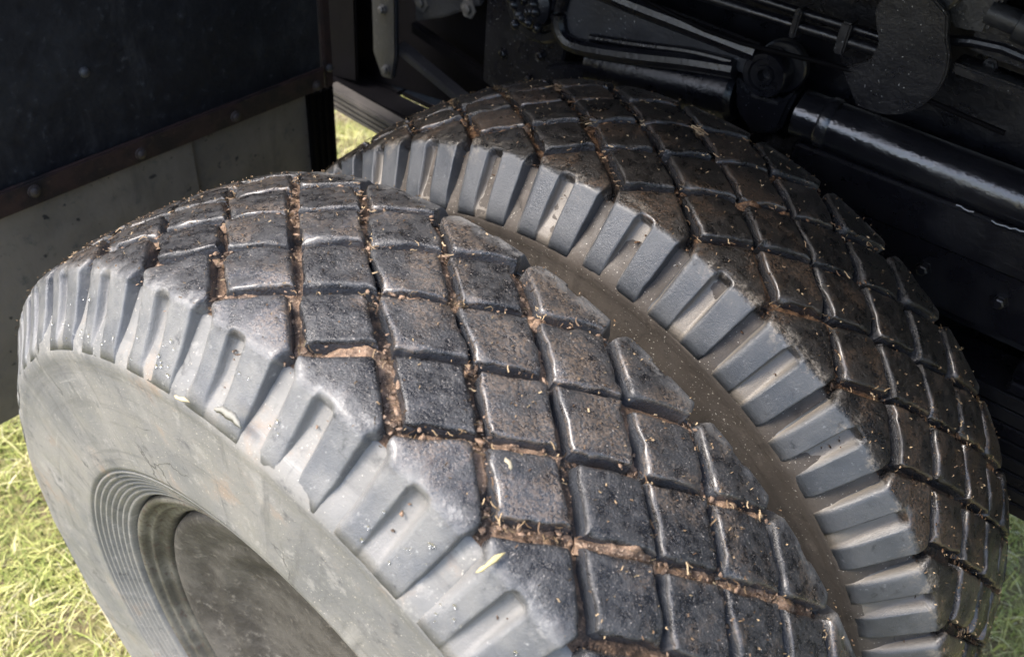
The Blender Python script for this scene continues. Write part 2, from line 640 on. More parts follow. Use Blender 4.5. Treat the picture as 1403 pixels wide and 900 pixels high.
def diamond(k, seed, mats):
    rs = random.Random(seed)
    y0, y1, yc = ROWS[k - 1], ROWS[k + 1], ROWS[k]
    rc = .54
    off = 0.0
    j = lambda a: rs.uniform(-a, a)
    ha = rc * PITCH / 2
    # corners: outboard, top, inboard, bottom
    q = [(j(.003), y0 + j(.002)), (ha + j(.003), yc + j(.003)), (j(.003), y1 + j(.002)), (-ha + j(.003), yc + j(.003))]
    gs, gt = .0045 + j(.0010), .0039 + j(.0009)
    q = off_quad(q, [gs, gt, gs, gt])
    V, F, MI, S = [], [], [], []
    n = len(UN)
    pos = []
    chips = [(i, rs.uniform(.005, .013), rs.uniform(.002, .005)) for i in range(4) if rs.random() < .35]
    edge_cut = [(rs.choice((-1, 1)), rs.uniform(-.8, .8), rs.random() < .5) for _ in range(rs.randint(0, 2))]
    for a in UN:
        for b in UN:
            x = a * math.sqrt(1 - .015 * b * b)
            y = b * math.sqrt(1 - .015 * a * a)
            s, t = (x + 1) / 2, (y + 1) / 2
            P = (1 - s) * (1 - t) * q[0] + s * (1 - t) * q[1] + s * t * q[2] + (1 - s) * t * q[3]
            ed = max(abs(a), abs(b))
            c = np.mean(q, axis=0)
            wob = .0022 * nz(P[0] * 110 + seed, P[1] * 110, 2.2) + .0017 * nz(P[0] * 320, P[1] * 320 + seed, 5)
            P = P + (P - c) / (np.linalg.norm(P - c) + 1e-6) * wob * ed ** 6
            dist = (1 - ed) * .030
            rad = .0031 * (1 + .6 * nz(P[0] * 60, P[1] * 60, seed))
            drop = 0 if dist >= rad else rad - math.sqrt(max(rad * rad - (rad - dist) ** 2, 0))
            h = -drop + .0017 * nz(P[0] * 45 + seed, P[1] * 45, 8) + .0010 * nz(P[0] * 160, P[1] * 160 + seed, 1)
            for ci, cr, cdp in chips:
                dd = np.linalg.norm(P - q[ci])
                cr2 = cr * (1 + .5 * nz(P[0] * 140, P[1] * 140, ci + seed))
                if dd < cr2: h -= cdp * (1 - dd / cr2) ** .7
            for e0, e1, ax in edge_cut:
                ea, eb = (a, b) if ax else (b, a)
                dd = math.hypot((ea - e0) * 1.2, (eb - e1)) / .22
                if dd < 1: h -= .0030 * (1 - dd) ** .6
            pos.append((P, h))
            W_ = warp(P[0] + off, P[1])
            V.append(surf((W_[0] - off) / rc, 1 if W_[1] > 0 else -1, t_of_y(W_[1]), h))
            S.append(0.0)
    for a in range(n - 1):
        for b in range(n - 1):
            F.append((a * n + b, (a + 1) * n + b, (a + 1) * n + b + 1, a * n + b + 1))
            MI.append(0)
    border = [b for b in range(n)] + [a * n + n - 1 for a in range(1, n)] + [(n - 1) * n + b for b in range(n - 2, -1, -1)] + \
             [a * n for a in range(n - 2, 0, -1)]
    c = np.mean(q, axis=0)

    def base(i):
        P = pos[i][0]
        dv = (P - c) / np.linalg.norm(P - c)
        P = P + dv * .0024
        W_ = warp(P[0] + off, P[1])
        return surf((W_[0] - off) / rc, 1 if W_[1] > 0 else -1, t_of_y(W_[1]), -.0165)
    W = []
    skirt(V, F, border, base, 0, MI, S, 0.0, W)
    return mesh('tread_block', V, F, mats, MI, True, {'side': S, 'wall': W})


US = [-1, -.985, -.95, -.87, -.72, -.55, -.44, -.36, -.31, -.26, -.20, -.12, -.05, .04, .12, .19, .23, .255, .28, .31, .36, .5, .66, .76, .85, .93, .975, 1]
VS = [0, .012, .035, .08, .15, .24, .33, .40, .425, .45, .475, .50, .525, .55, .575, .60, .65, .70, .76, .82, .88, .94, 1.0]
TC = t_of_y(.1130)


def shoulder(sgn, seed, mats, worn=0.0):
    rs = random.Random(seed)
    V, F, MI, S = [], [], [], []
    nu, nv = len(US), len(VS)
    j = lambda a: rs.uniform(-a, a)
    v0 = TC - .0045 + j(.002)                               # where the central notch starts
    nw = .0092 + j(.0005)
    FL = []
    apex = j(.002)
    info = []
    for u in US:
        for v in VS:
            yin = .0555 + .0052 + .0375 * abs(u) ** 1.05 + .003 * (1 - u * u)
            t0 = t_of_y(yin)
            ta, tb = TC - .0075, TC + .0065
            if v < .40: t = t0 + (ta - t0) * v / .40
            elif v < .60: t = ta + (tb - ta) * (v - .40) / .20
            else: t = tb + (TEND - tb) * (v - .60) / .40
            y, r, d, nrm = pr(t)
            sh = min(max((y - .100) / .016, 0), 1)
            sh = sh * sh * (3 - 2 * sh)
            half = r * PITCH / 2 - (.0050 + (.0030 + .0008 * worn) * sh)
            s = u * half + apex * (1 - abs(u)) * (1 - v)
            du = (1 - abs(u)) * half
            dv = t - t0
            ed = min(du, dv)
            rad = (.0034 - .0024 * sh) * (1 + worn * 1.3 * sh) * (1 + .5 * nz(s * 60, y * 60, seed))
            drop = 0 if ed >= rad else rad - math.sqrt(max(rad * rad - (rad - ed) ** 2, 0))
            h = -drop + (.0013 - .0008 * sh) * nz(s * 40 + seed, y * 40, 8) + (.0006 - .0003 * sh) * nz(s * 150, y * 150 + seed, 1)
            # central notch between the two prongs
            nn = nw * (.75 + .25 * min(max((t - v0) / .01, 0), 1))
            if s > 0: k = 1 - min(max((s - nn + .0016) / (.0018 + .0022 * worn), 0), 1)
            else: k = 1 - min(max((-s - nn * (.78 - .33 * worn)) / (nn * (.2 + .45 * worn)), 0), 1)
            k *= min(max((t - v0) / (.0035 + .010 * worn), 0), 1)
            k2 = max(0, 1 - (du / (.003 + .007 * worn))) if u > 0 else 0       # the rib falls away gently into the void below it
            h -= k2 * d * .75 * sh
            h -= k * d * .95
            fade = min(max((t - TC) / (TEND - TC), 0), 1)
            h += -worn * d * sh * (.22 + .66 * fade) + worn * k * d * sh * .45
            h -= worn * .0022 * abs(nz(s * 90 + seed, t * 90, 3.3)) * (1 - sh)
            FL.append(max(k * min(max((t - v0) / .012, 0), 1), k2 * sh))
            s += .0012 * nz(t * 130, seed, u * 3) * abs(u) ** 6
            info.append((s, t, d, r))
            yw = warp(s, sgn * y)
            sw = yw[0]
            tw = t + (abs(yw[1]) - y)
            V.append(surf(sw / r, sgn, min(max(tw, 0), TEND), h))
            S.append(min(max((y - .085) / .040, 0), 1))
    for a in range(nu - 1):
        for b in range(nv - 1):
            f = (a * nv + b, (a + 1) * nv + b, (a + 1) * nv + b + 1, a * nv + b + 1)
            F.append(f if sgn > 0 else f[::-1])
            MI.append(0)
    border = [a * nv for a in range(nu)] + [(nu - 1) * nv + b for b in range(1, nv)] + \
             [a * nv + nv - 1 for a in range(nu - 2, -1, -1)] + [b for b in range(nv - 2, 0, -1)]

    def base(i):
        s, t, d, r = info[i]
        a, b = divmod(i, nv)
        k = .0016
        s2 = s + (k if a == nu - 1 else -k if a == 0 else 0)
        t2 = t - (k if b == 0 else 0)
        return surf(s2 / r, sgn, t2, -d - .0015)
    W = []
    skirt(V, F, border if sgn < 0 else border[::-1], base, 0, MI, S, None, W)
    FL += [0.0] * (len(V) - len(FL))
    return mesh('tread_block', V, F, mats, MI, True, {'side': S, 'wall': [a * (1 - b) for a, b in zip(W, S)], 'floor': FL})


def carcass(mats):
    prof = []                                        # (y, r, slot, side)
    T = np.linspace(0, TEND, 22)
    for t in T:
        y, r, d, n = pr(t)
        prof.append((y - n[0] * d, r - n[1] * d, 0 if y < .108 else 1, 0))
    S = [(.1480, .4610), (.1481, .4580), (.1479, .4540), (.1474, .4515), (.1471, .449), (.1471, .440), (.1472, .43), (.1473, .415), (.1473, .40),
         (.1473, .385), (.1473, .37), (.1473, .355), (.1473, .345), (.1472, .337), (.1466, .333)]
    prof += [(y, r, 1, 0) for y, r in S]
    for i in range(7):                               # raised moulding rings next to the bead
        r0 = .3325 - i * .0060
        y0 = .1460 - i * .0028
        prof += [(y0 - .0022, r0 - .0004, 1, 0), (y0 - .0024, r0 - .0018, 1, 0), (y0 - .0004, r0 - .0026, 1, 0), (y0 - .0010, r0 - .0052, 1, 0)]
    prof += [(.126, .2895, 1, 0), (.120, .2875, 1, 0), (.110, .286, 1, 0)]
    full = [(-a, b, c) for a, b, c, _ in prof[:0:-1]] + [(a, b, c) for a, b, c, _ in prof]
    n = 540
    V, F, MI = [], [], []
    m = len(full)
    for i in range(n):
        th = 2 * math.pi * i / n
        ct, st = math.cos(th), math.sin(th)
        for (y, r, c) in full:
            k = 0.0
            if r > .34:
                k = .0012 * noise.noise(Vector((ct * 9, y * 18, st * 9))) * (1 if r < .47 else 2.2)
            V.append(((r + k * .6) * ct, y + (k if y > 0 else -k), (r + k * .6) * st))
    for i in range(n):
        i2 = (i + 1) % n
        for b in range(m - 1):
            F.append((i * m + b, i * m + b + 1, i2 * m + b + 1, i2 * m + b))
            MI.append(full[b][2] if full[b][2] == full[b + 1][2] else 1)
    return mesh('tyre', V, F, mats, MI, True)


def mud_mesh(mats, seed, amount):
    """clods, crusts and straw fibres lying in the tread grooves"""
    rs = random.Random(seed)
    V, F, MI, T = [], [], [], []

    def put(s_th, y, lift):
        q_ = warp(s_th * .54, y)
        s_th, y = q_[0] / .54, q_[1]
        yy = min(max(y, -.150), .150)
        return surf(s_th, 1 if yy > 0 else -1, t_of_y(yy), lift)

    def ribbon(a, b, wid, hmin, hmax, sd):
        n0 = len(V)
        L, W = 22, 6
        for i in range(L + 1):
            f = i / L
            th = a[0] + (b[0] - a[0]) * f
            y = a[1] + (b[1] - a[1]) * f
            dx, dy = (b[0] - a[0]) * .53, b[1] - a[1]
            k = math.hypot(dx, dy)
            px, py = -dy / k, dx / k
            hh = hmin + (hmax - hmin) * (.55 + 1.1 * nz(f * 3.2 + sd, sd * .37, 1.7))
            for jx in range(W + 1):
                q = (jx / W - .5) * 2
                e = wid * q
                hz = -.0155 + max(hh, 0) * (1 - .25 * q + .3 * q * nz(f * 5, sd, 3)) * (1 - .3 * q * q) + .0022 * nz(f * 13, q * 2 + sd, 4.4) + .0012 * nz(f * 37, q * 4 + sd, 9.4) - (.003 if i in (0, L) else 0)
                V.append(put(th + px * e / .53, y + py * e, hz))
                T.append(.45 + .5 * nz(f * 9 + sd, q * 1.5, sd))
        for i in range(L):
            for jx in range(W):
                q = n0 + i * (W + 1) + jx
                F.append((q, q + 1, q + W + 2, q + W + 1))
                MI.append(0)

    def clod(th, y, lift, rad, flat=.38):
        n0 = len(V)
        tv = rs.random()
        st_ = rs.uniform(1.0, 2.2)
        sa = rs.uniform(0, 6.28)
        ca, si = math.cos(sa), math.sin(sa)
        c = Vector(put(th, y, lift))
        up = Vector((c.x, 0, c.z)).normalized()
        q = up.to_track_quat('Z', 'Y').to_matrix()
        pts = [(0, 0, 1)] + [(.75 * math.cos(k), .75 * math.sin(k), .62) for k in np.arange(6) * math.pi / 3] + \
              [(math.cos(k + .5), math.sin(k + .5), -.1) for k in np.arange(6) * math.pi / 3] + [(0, 0, -.6)]
        for p in pts:
            s = rad * rs.uniform(.55, 1.3)
            px, py = p[0] * s * st_, p[1] * s
            V.append(tuple(c + q @ Vector((px * ca - py * si, px * si + py * ca, p[2] * s * flat))))
            T.append(tv)
        for i in range(6):
            k = (i + 1) % 6
            F.extend([(n0, n0 + 1 + i, n0 + 1 + k), (n0 + 1 + i, n0 + 7 + i, n0 + 1 + k), (n0 + 1 + k, n0 + 7 + i, n0 + 7 + k),
                      (n0 + 13, n0 + 7 + k, n0 + 7 + i)])
            MI.extend([0] * 4)

    def fibre(th, y, lift, ln, ang):
        n0 = len(V)
        w_ = rs.uniform(.00018, .00042)
        bend = rs.uniform(-.6, .6)
        tv = rs.random() ** 2.2
        for i in range(4):
            f = i / 3 - .5
            a2 = ang + bend * f
            x, yy = math.cos(a2) * ln * f, math.sin(a2) * ln * f
            lz = lift + rs.uniform(0, .0022)
            for sg in (-1, 1):
                V.append(put(th + (x - math.sin(a2) * w_ * sg) / .53, y + yy + math.cos(a2) * w_ * sg, lz + .0004 * sg))
                T.append(tv)
        for i in range(3):
            q = n0 + i * 2
            F.append((q, q + 1, q + 3, q + 2))
            MI.append(1)

    for n in range(-3, 17):
        for k in range(6):
            th = PITCH * n + (PITCH / 2 if k % 2 else 0)
            y = ROWS[k]
            loc = min(max(.75 + 1.7 * nz(th * 4.5 + seed, y * 16, 7.1), .10), 1.35)
            # junction heaps
            if rs.random() < amount * loc:
                for _ in range(rs.randint(4, 9)):
                    clod(th + rs.gauss(0, .009), y + rs.gauss(0, .004), -.0125 + rs.random() * .008, rs.uniform(.0008, .0030))
            if rs.random() < .14 * loc:                  # a matted tuft of dead grass
                a0 = rs.uniform(0, 6.28)
                for _ in range(rs.randint(10, 26)):
                    fibre(th + rs.gauss(0, .007), y + rs.gauss(0, .004), -.009 + rs.random() * .008, rs.uniform(.006, .018), a0 + rs.gauss(0, .5))
            if k == 5: continue
            y2 = ROWS[k + 1]
            for sgn in (-1, 1):                      # -1: flat running grooves, +1: steep ones
                b = (th + sgn * PITCH / 2, y2)
                full = rs.random()
                am = loc * (amount * 1.1 if sgn < 0 else amount * .85)
                if full < am:
                    ribbon((th, y), b, .0062 if sgn < 0 else .0062, .001, rs.uniform(.004, .0115) if sgn < 0 else rs.uniform(.003, .009),
                           rs.uniform(0, 90))
                for _ in range(int((30 if sgn < 0 else 18) * amount * loc)):
                    f = rs.random()
                    off = rs.gauss(0, .0030)
                    clod(th + (b[0] - th) * f + off / .53, y + (y2 - y) * f + off * (.7 if sgn < 0 else -.7),
                         -.014 + rs.random() ** 1.5 * .0125, .0005 + .0019 * rs.random() ** 3)
                for _ in range(int((18 if sgn < 0 else 11) * amount * loc * loc)):
                    f = rs.random()
                    off = rs.gauss(0, .0036)
                    fibre(th + (b[0] - th) * f + off / .53, y + (y2 - y) * f + off * (.7 if sgn < 0 else -.7),
                          -.0135 + rs.random() * .0135, rs.uniform(.003, .009), rs.uniform(0, 6.28))
        # scraps stuck on the block faces and in the shoulder voids
        for _ in range(int(95 * amount)):
            th = PITCH * (n + rs.random())
            y = rs.uniform(-.112, .115)
            fibre(th, y, .0003, rs.uniform(.001, .003), rs.uniform(0, 6.28))
        for sg in (-1, 1):
            for hp in (0, .5):
                for _ in range(rs.randint(1, 6)):
                    th = PITCH * (n + hp) + (PITCH / 2 if sg > 0 else 0) + rs.gauss(0, .006)
                    y = sg * (abs(rs.gauss(0, .010)) + (.098 if hp == 0 else .119))
                    clod(th, y, -.0135 + rs.random() * .006, rs.uniform(.0004, .0015))
    return mesh('mud', V, F, mats, MI, True, {'tint': T})


def rim_mesh():
    # (y, r) from the outboard lip inwards
    p = [(-.110, .284), (-.119, .2855), (-.1235, .2835), (-.1245, .280), (-.1225, .2765), (-.119, .2745), (-.1165, .2740), (-.1150, .2715), (-.1160, .2685),
         (-.1140, .2660), (-.1090, .2650), (-.106, .2620), (-.105, .2570), (-.102, .2535), (-.094, .2520), (-.080, .2505), (-.020, .2490), (.060, .2490), (.112, .262), (.122, .279), (.119, .2855), (.110, .284)]
    n = 160
    V, F = [], []
    for i in range(n):
        th = 2 * math.pi * i / n
        for y, r in p: V.append((r * math.cos(th), y, r * math.sin(th)))
    m = len(p)
    for i in range(n):
        i2 = (i + 1) % n
        for b in range(m - 1): F.append((i * m + b, i2 * m + b, i2 * m + b + 1, i * m + b + 1))
    return mesh('rim', V, F, [M_RIM], None, True)


def disc_mesh():
    p = [(-.090, .2512), (-.101, .248), (-.104, .243), (-.103, .236), (-.097, .222), (-.090, .206), (-.086, .196), (-.087, .188), (-.084, .176), (-.074, .160), (-.068, .140),
         (-.066, .12), (-.066, .04), (-.066, .012)]
    n = 120
    V, F = [], []
    full = p + [(y + .010, r) for y, r in p[::-1]]
    for i in range(n):
        th = 2 * math.pi * i / n
        for y, r in full: V.append((r * math.cos(th), y, r * math.sin(th)))
    m = len(full)
    for i in range(n):
        i2 = (i + 1) % n
        for b in range(m): F.append((i * m + b, i2 * m + b, i2 * m + (b + 1) % m, i * m + (b + 1) % m))
    return mesh('wheel_disc', V, F, [M_DISC], None, True)


ROT = lambda th: (0, -th, 0)
NVAR = 6
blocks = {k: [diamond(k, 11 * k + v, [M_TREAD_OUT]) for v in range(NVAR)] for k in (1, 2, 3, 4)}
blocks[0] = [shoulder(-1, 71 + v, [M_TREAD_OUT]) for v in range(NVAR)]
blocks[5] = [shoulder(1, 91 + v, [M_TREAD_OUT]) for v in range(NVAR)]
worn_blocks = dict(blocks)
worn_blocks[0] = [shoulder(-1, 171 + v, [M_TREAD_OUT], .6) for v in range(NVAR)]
M_CAR = carcass([M_GROOVE_OUT, M_SIDE_OUT])
M_RIMM, M_DISCM = rim_mesh(), disc_mesh()


def own(o, *ms):
    """materials kept on the object, so that the two tyres share their meshes"""
    for i, m in enumerate(ms):
        o.material_slots[i].link = 'OBJECT'
        o.material_slots[i].material = m


def wheel(y, dx, dz, phase, label, tread_m, side_m, groove_m, mud_m, mud_seed, amount, blocks):
    root = empty('wheel_assembly', (dx, y, ZC + dz))
    tag(root, label, 'wheel', 'dual wheels side by side on one axle')
    ty = link('tyre', M_CAR, root)
    own(ty, groove_m, side_m)
    for k in range(6):
        for n in range(36):
            th = phase + PITCH * n + (0 if k % 2 else PITCH / 2)
            o = link('tread_block', random.choice(blocks[k]), ty)
            o.rotation_euler = ROT(th)
            own(o, tread_m)
    md = link('mud', mud_mesh([mud_m, M_FIBRE], mud_seed, amount), ty)
    md.rotation_euler = ROT(phase)
    md['kind'] = 'stuff'
    link('rim', M_RIMM, root)
    link('wheel_disc', M_DISCM, root)
    return root


PH_OUT, PH_IN = R(57.4 - 60), R(56.0 - 60)
D = .378
wheel(0.0, 0.0, 0.0, PH_OUT, 'near outer wheel with pale dusty sidewall and muddy diamond tread', M_TREAD_OUT, M_SIDE_OUT, M_GROOVE_OUT, M_MUD_OUT, 5, .85, worn_blocks)
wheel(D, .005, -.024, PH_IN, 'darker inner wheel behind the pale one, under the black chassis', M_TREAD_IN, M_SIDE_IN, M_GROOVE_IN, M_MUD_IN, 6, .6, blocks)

# ------------------------------------------------------------------ mud flap behind the wheels
flap = empty('mud_flap', (-.72, .2, ZC - .08))
tag(flap, 'dark mud flap with grey lower skirt and rusty clamp strip, left of the wheels', 'mud flap')
bpy.context.view_layer.update()


def child(name, bm, mat, parent, smooth=False, angle=R(35), **kw):
    me = bm_mesh(name, bm, mat, smooth, angle)
    o = link(name, me, parent)
    o.matrix_parent_inverse = Matrix.Translation(parent.location).inverted()
    for k, v in kw.items(): o[k] = v
    return o


def sheet(y0, y1, z0, z1, x, th, amp, seed, ny=24, nz_=16):
    bm = bmesh.new()
    g_ = []
    for sx in (0, th):
        rows = []
        for i in range(ny + 1):
            r_ = []
            for k in range(nz_ + 1):
                y = y0 + (y1 - y0) * i / ny
                z = z0 + (z1 - z0) * k / nz_
                dx = amp * nz(y * 5 + seed, z * 5, 2.0) * (1 - k / nz_ * .8)
                if k == 0: z += .004 * nz(y * 20, seed, 1)
                r_.append(bm.verts.new((x + sx + dx, y, z + ZC)))
            rows.append(r_)
        g_.append(rows)
    for rows, flip in ((g_[0], False), (g_[1], True)):
        for i in range(ny):
            for k in range(nz_):
                f = [rows[i][k], rows[i + 1][k], rows[i + 1][k + 1], rows[i][k + 1]]
                bm.faces.new(f[::-1] if flip else f)
    a, b = g_
    for i in range(ny):
        bm.faces.new((a[i][0], b[i][0], b[i + 1][0], a[i + 1][0]))
        bm.faces.new((a[i][-1], a[i + 1][-1], b[i + 1][-1], b[i][-1]))
    for k in range(nz_):
        bm.faces.new((a[0][k], a[0][k + 1], b[0][k + 1], b[0][k]))
        bm.faces.new((a[-1][k], b[-1][k], b[-1][k + 1], a[-1][k + 1]))
    return bm


child('flap_board', sheet(-.30, .565, .262, .92, -.722, .008, .006, 3), M_BOARD, flap, True)
child('clamp_strip', box(-.712, -.703, -.30, .562, .243, .279, .002), M_STRIP, flap, label='red brown rusty steel strip')
child('skirt_panel', sheet(-.30, .2985, -.085, .268, -.7215, .007, .010, 9), M_SKIRT, flap, True)
child('skirt_panel', sheet(.2930, .535, -.075, .268, -.7290, .007, .006, 19), M_SKIRT, flap, True)
for i in range(4):
    y = .531 + i * .0145
    child('edge_rib', box(-.724, -.710, y, y + .0125, -.02, .238, .003), M_DULL, flap)
child('corner_strip', box(-.716, -.706, .566, .584, .24, .92, .002), M_STRIP, flap)
for y, z in ((.048, .265), (.208, .258), (.376, .257), (.543, .254), (-.12, .262)):
    b = lathe([(0, .009), (.0025, .009), (.003, .0065), (.005, .006), (.0065, .004), (.007, 0)], (-.703, y, z), (1, 0, 0), 14)
    child('rivet', b, M_RIVET, flap, True)
child('rivet', lathe([(0, .007), (.004, .0065), (.006, .004), (.0065, 0)], (-.706, .575, .275), (1, 0, 0), 12), M_BOLT, flap, True)
child('rivet', lathe([(0, .007), (.004, .0065), (.006, .004), (.0065, 0)], (-.7135, .160, .395), (1, 0, 0), 12), M_BOLT, flap, True)

# ------------------------------------------------------------------ truck underside
ch = empty('truck_chassis', (0.2, .72, ZC))
tag(ch, 'black painted underside of the truck above and behind the inner wheel', 'truck chassis')


def part(name, bm, mat=None, smooth=False, parent=None, **kw):
    return child(name, bm, mat or M_BLACK, parent or ch, smooth, **kw)


part('side_rail', box(-.46, 2.4, .74, .755, .02, .86, .003))
part('rail_flange', box(.24, 2.4, .66, .739, .275, .290, .003))
part('rail_flange', box(.24, 2.4, .64, .739, .800, .815, .003))
part('web_plate', prism([(-.445, .825), (-.445, .315), (-.39, .300), (-.30, .330), (-.255, .825)], .665, .680), M_OILY)
part('web_plate', box(-.254, 2.4, .700, .712, .30, .825), M_BLACK)
part('gusset_plate', prism([(-1.25, .825), (-1.25, .16), (-.86, .172), (-.765, .19), (-.755, .825)], .690, .700), M_DULL)
part('gusset_plate', prism([(-1.1, .825), (-1.1, .13), (-.70, .185), (-.46, .215), (-.46, .825)], .738, .748), M_DULL)
part('hanger_link', prism([(-.684, .825), (-.684, .287), (-.664, .247), (-.637, .252), (-.628, .295), (-.626, .825)], .655, .666), M_GREYB)
for x, z in ((-.657, .369), (-.651, .266)):
    part('bolt', lathe([(0, .009), (.002, .009), (.002, .006), (.006, .006), (.007, .004), (.007, 0)], (x, .655, z), (0, -1, 0), 6), M_BOLT)
part('brace_bar', prism([(-.640, .312), (-.640, .298), (-.40, .228), (-.40, .242)], .664, .690, .002), M_GREYB)
part('brace_bar', prism([(-.627, .348), (-.627, .328), (-.45, .295), (-.45, .315)], .690, .705), M_DULL)
part('corner_bracket', prism([(-.612, .825), (-.612, .355), (-.55, .380), (-.47, .425), (-.47, .825)], .684, .694), M_GREYB)
for x, z in ((-.596, .392), (-.495, .412)):
    part('bolt', lathe([(0, .016), (.002, .016), (.002, .008), (.007, .008), (.008, .005), (.008, 0)], (x, .684, z), (0, -1, 0), 6), M_BOLT)
# floor plate and the ribbed bar in front of the grass gap
part('floor_plate', box(-.86, -.40, .672, .728, .170, .180), M_DULL)
part('floor_plate', box(-1.2, -.698, .7285, .80, .170, .180), M_DULL)
part('floor_plate', box(-.604, -.40, .7285, .80, .170, .180), M_DULL)
part('floor_plate', box(-.697, -.605, .7375, .80, .170, .180), M_DULL)
for i in range(4):
    z = .190 - i * .0135
    part('bar_rib', prism([(-.795, z), (-.30, z - .030), (-.30, z - .042), (-.795, z - .012)], .640 + i * .004, .668, .003), M_RIBBAR)
# round oily boss
part('oily_boss', lathe([(0, .060), (.03, .060), (.034, .056), (.034, .046), (.028, .044), (.028, .036), (.050, .034), (.056, .026), (.060, .012), (.060, 0)],
                        (-.326, .664, .488), (0, -1, 0), 36), M_OILY, True)
for i in range(16):
    a = random.uniform(0, 6.28)
    rr = random.uniform(.006, .034)
    part('grease_lump', lathe([(0, .008), (.004, .007), (.008, .003), (.009, 0)], (-.326 + rr * math.cos(a), .606, .485 + rr * math.sin(a)), (random.uniform(-.6, .6), -1, random.uniform(-.3, .6)), 8), M_OILY, True)
for x, z in ((-.405, .375), (-.352, .352), (-.335, .395), (-.37, .43)):
    part('bolt', lathe([(0, .009), (.002, .009), (.002, .006), (.006, .006), (.007, .004), (.007, 0)], (x, .665, z), (0, -1, 0), 6), M_BLACK)
part('cross_tube', lathe([(0, .036), (.215, .036), (.222, .030), (.222, 0)], (-.23, .655, .425), (1, 0, .13), 28), M_BLACK, True)
part('shackle_bracket', prism([(-.30, .40), (-.20, .44), (-.19, .36), (-.215, .33), (-.28, .32)], .625, .655), M_OILY)
part('torque_tube', tube([(.075 + i * .05, .646, .465 - .0004 * i) for i in range(46)], .029, 32), M_GLOSS, True)
part('tube_collar', lathe([(0, .0295), (.003, .0312), (.012, .0312), (.015, .0295)], (.105, .646, .465), (1, 0, 0), 32), M_GLOSS, True)
for a0, n0_ in ((.285, 5), (.325, 24)):
    sb = [(a0 + i * .005, .6170 + .0016 * nz(i * .9, a0 * 50, 2), .4425 + .0050 * nz(i * .55, a0 * 70, 1)) for i in range(n0_)]
    part('edge_glint_bead', tube(sb, .0015, 8), M_GLOSS, True)  # thin bead added to draw the ragged highlight below the tube
part('under_plate', box(.085, 2.4, .618, .640, .385, .441, .004), M_BLACK)
part('under_beam', box(.02, 2.4, .63, .735, .300, .385, .006), M_BLACK)
part('deck', box(-.62, 2.6, .12, 2.0, .83, .88), M_DULL)

# leaf spring pack at the right
sp = empty('leaf_spring', (.9, .66, ZC + .05))
tag(sp, 'stack of black leaf spring blades right of the inner wheel', 'leaf spring')
for i in range(8):
    part('spring_leaf', box(.30 + i * .004, 1.6 - i * .08, .600 + .001 * i, .680 + .001 * i, .235 - i * .0215, .2535 - i * .0215, .002), M_BLACK, parent=sp)
part('spring_seat', box(.42, 1.1, .600, .700, .256, .272, .003), M_BLACK, parent=sp)

# ------------------------------------------------------------------ brake lever arm
la = empty('lever_arm', (-.1, .62, ZC + .48))
tag(la, 'long black forged lever arm with a pivot eye above the inner tyre', 'lever')
OUT = [(-.268, .535), (-.162, .531), (-.065, .530), (.006, .528), (.026, .520), (.022, .492), (-.012, .494), (-.075, .484), (-.151, .466), (-.235, .449),
       (-.262, .449), (-.277, .461), (-.282, .480)]
part('arm_web', prism(OUT, .626, .642, .004), M_GREYB, parent=la)


def rim_path(pts, r, y):
    return tube([(x, y, z) for x, z in pts], r, 10)


def smoothp(pts, n=6):
    P = np.array(pts)
    out = []
    for i in range(len(P) - 1):
        p0, p1, p2, p3 = P[max(i - 1, 0)], P[i], P[i + 1], P[min(i + 2, len(P) - 1)]
        for t in np.linspace(0, 1, n, endpoint=False):
            out.append(.5 * ((2 * p1) + (-p0 + p2) * t + (2 * p0 - 5 * p1 + 4 * p2 - p3) * t * t + (-p0 + 3 * p1 - 3 * p2 + p3) * t ** 3))
    out.append(P[-1])
    return [tuple(p) for p in out]


part('arm_flange', rim_path(smoothp([(.010, .527), (-.065, .529), (-.162, .531), (-.255, .534), (-.276, .515), (-.281, .480), (-.268, .456), (-.235, .452),
                                     (-.151, .468), (-.075, .486), (-.012, .498)]), .0115, .622), M_BLACK, True, parent=la)
part('arm_flange', rim_path(smoothp([(-.225, .470), (-.151, .484), (-.075, .500), (-.018, .506)]), .0050, .622), M_BLACK, True, parent=la)
part('pivot_eye', lathe([(0, .028), (.022, .028), (.025, .026), (.025, .020), (.021, .0185), (.021, .0125), (.024, .0115), (.024, .0080), (.012, .0070), (.012, 0)], (.028, .640, .506), (0, -1, 0), 36), M_BLACK, True, parent=la)
part('pivot_eye', lathe([(0, .032), (.010, .032), (.012, .030), (.012, 0)], (.036, .654, .511), (0, -1, 0), 36), M_BLACK, True, parent=la)
pb = empty('pivot_bracket', (.03, .63, ZC + .46))
tag(pb, 'speckled black bracket under the lever eye, touching the inner tyre top', 'bracket')
part('bracket_body', prism([(-.012, .49), (.000, .445), (.030, .425), (.062, .440), (.070, .500), (.050, .478), (.012, .476)], .625, .665, .005), M_OILY, parent=pb)
part('bracket_foot', prism([(-.02, .455), (-.012, .415), (.060, .410), (.070, .448)], .668, .700, .004), M_BLACK, parent=pb)

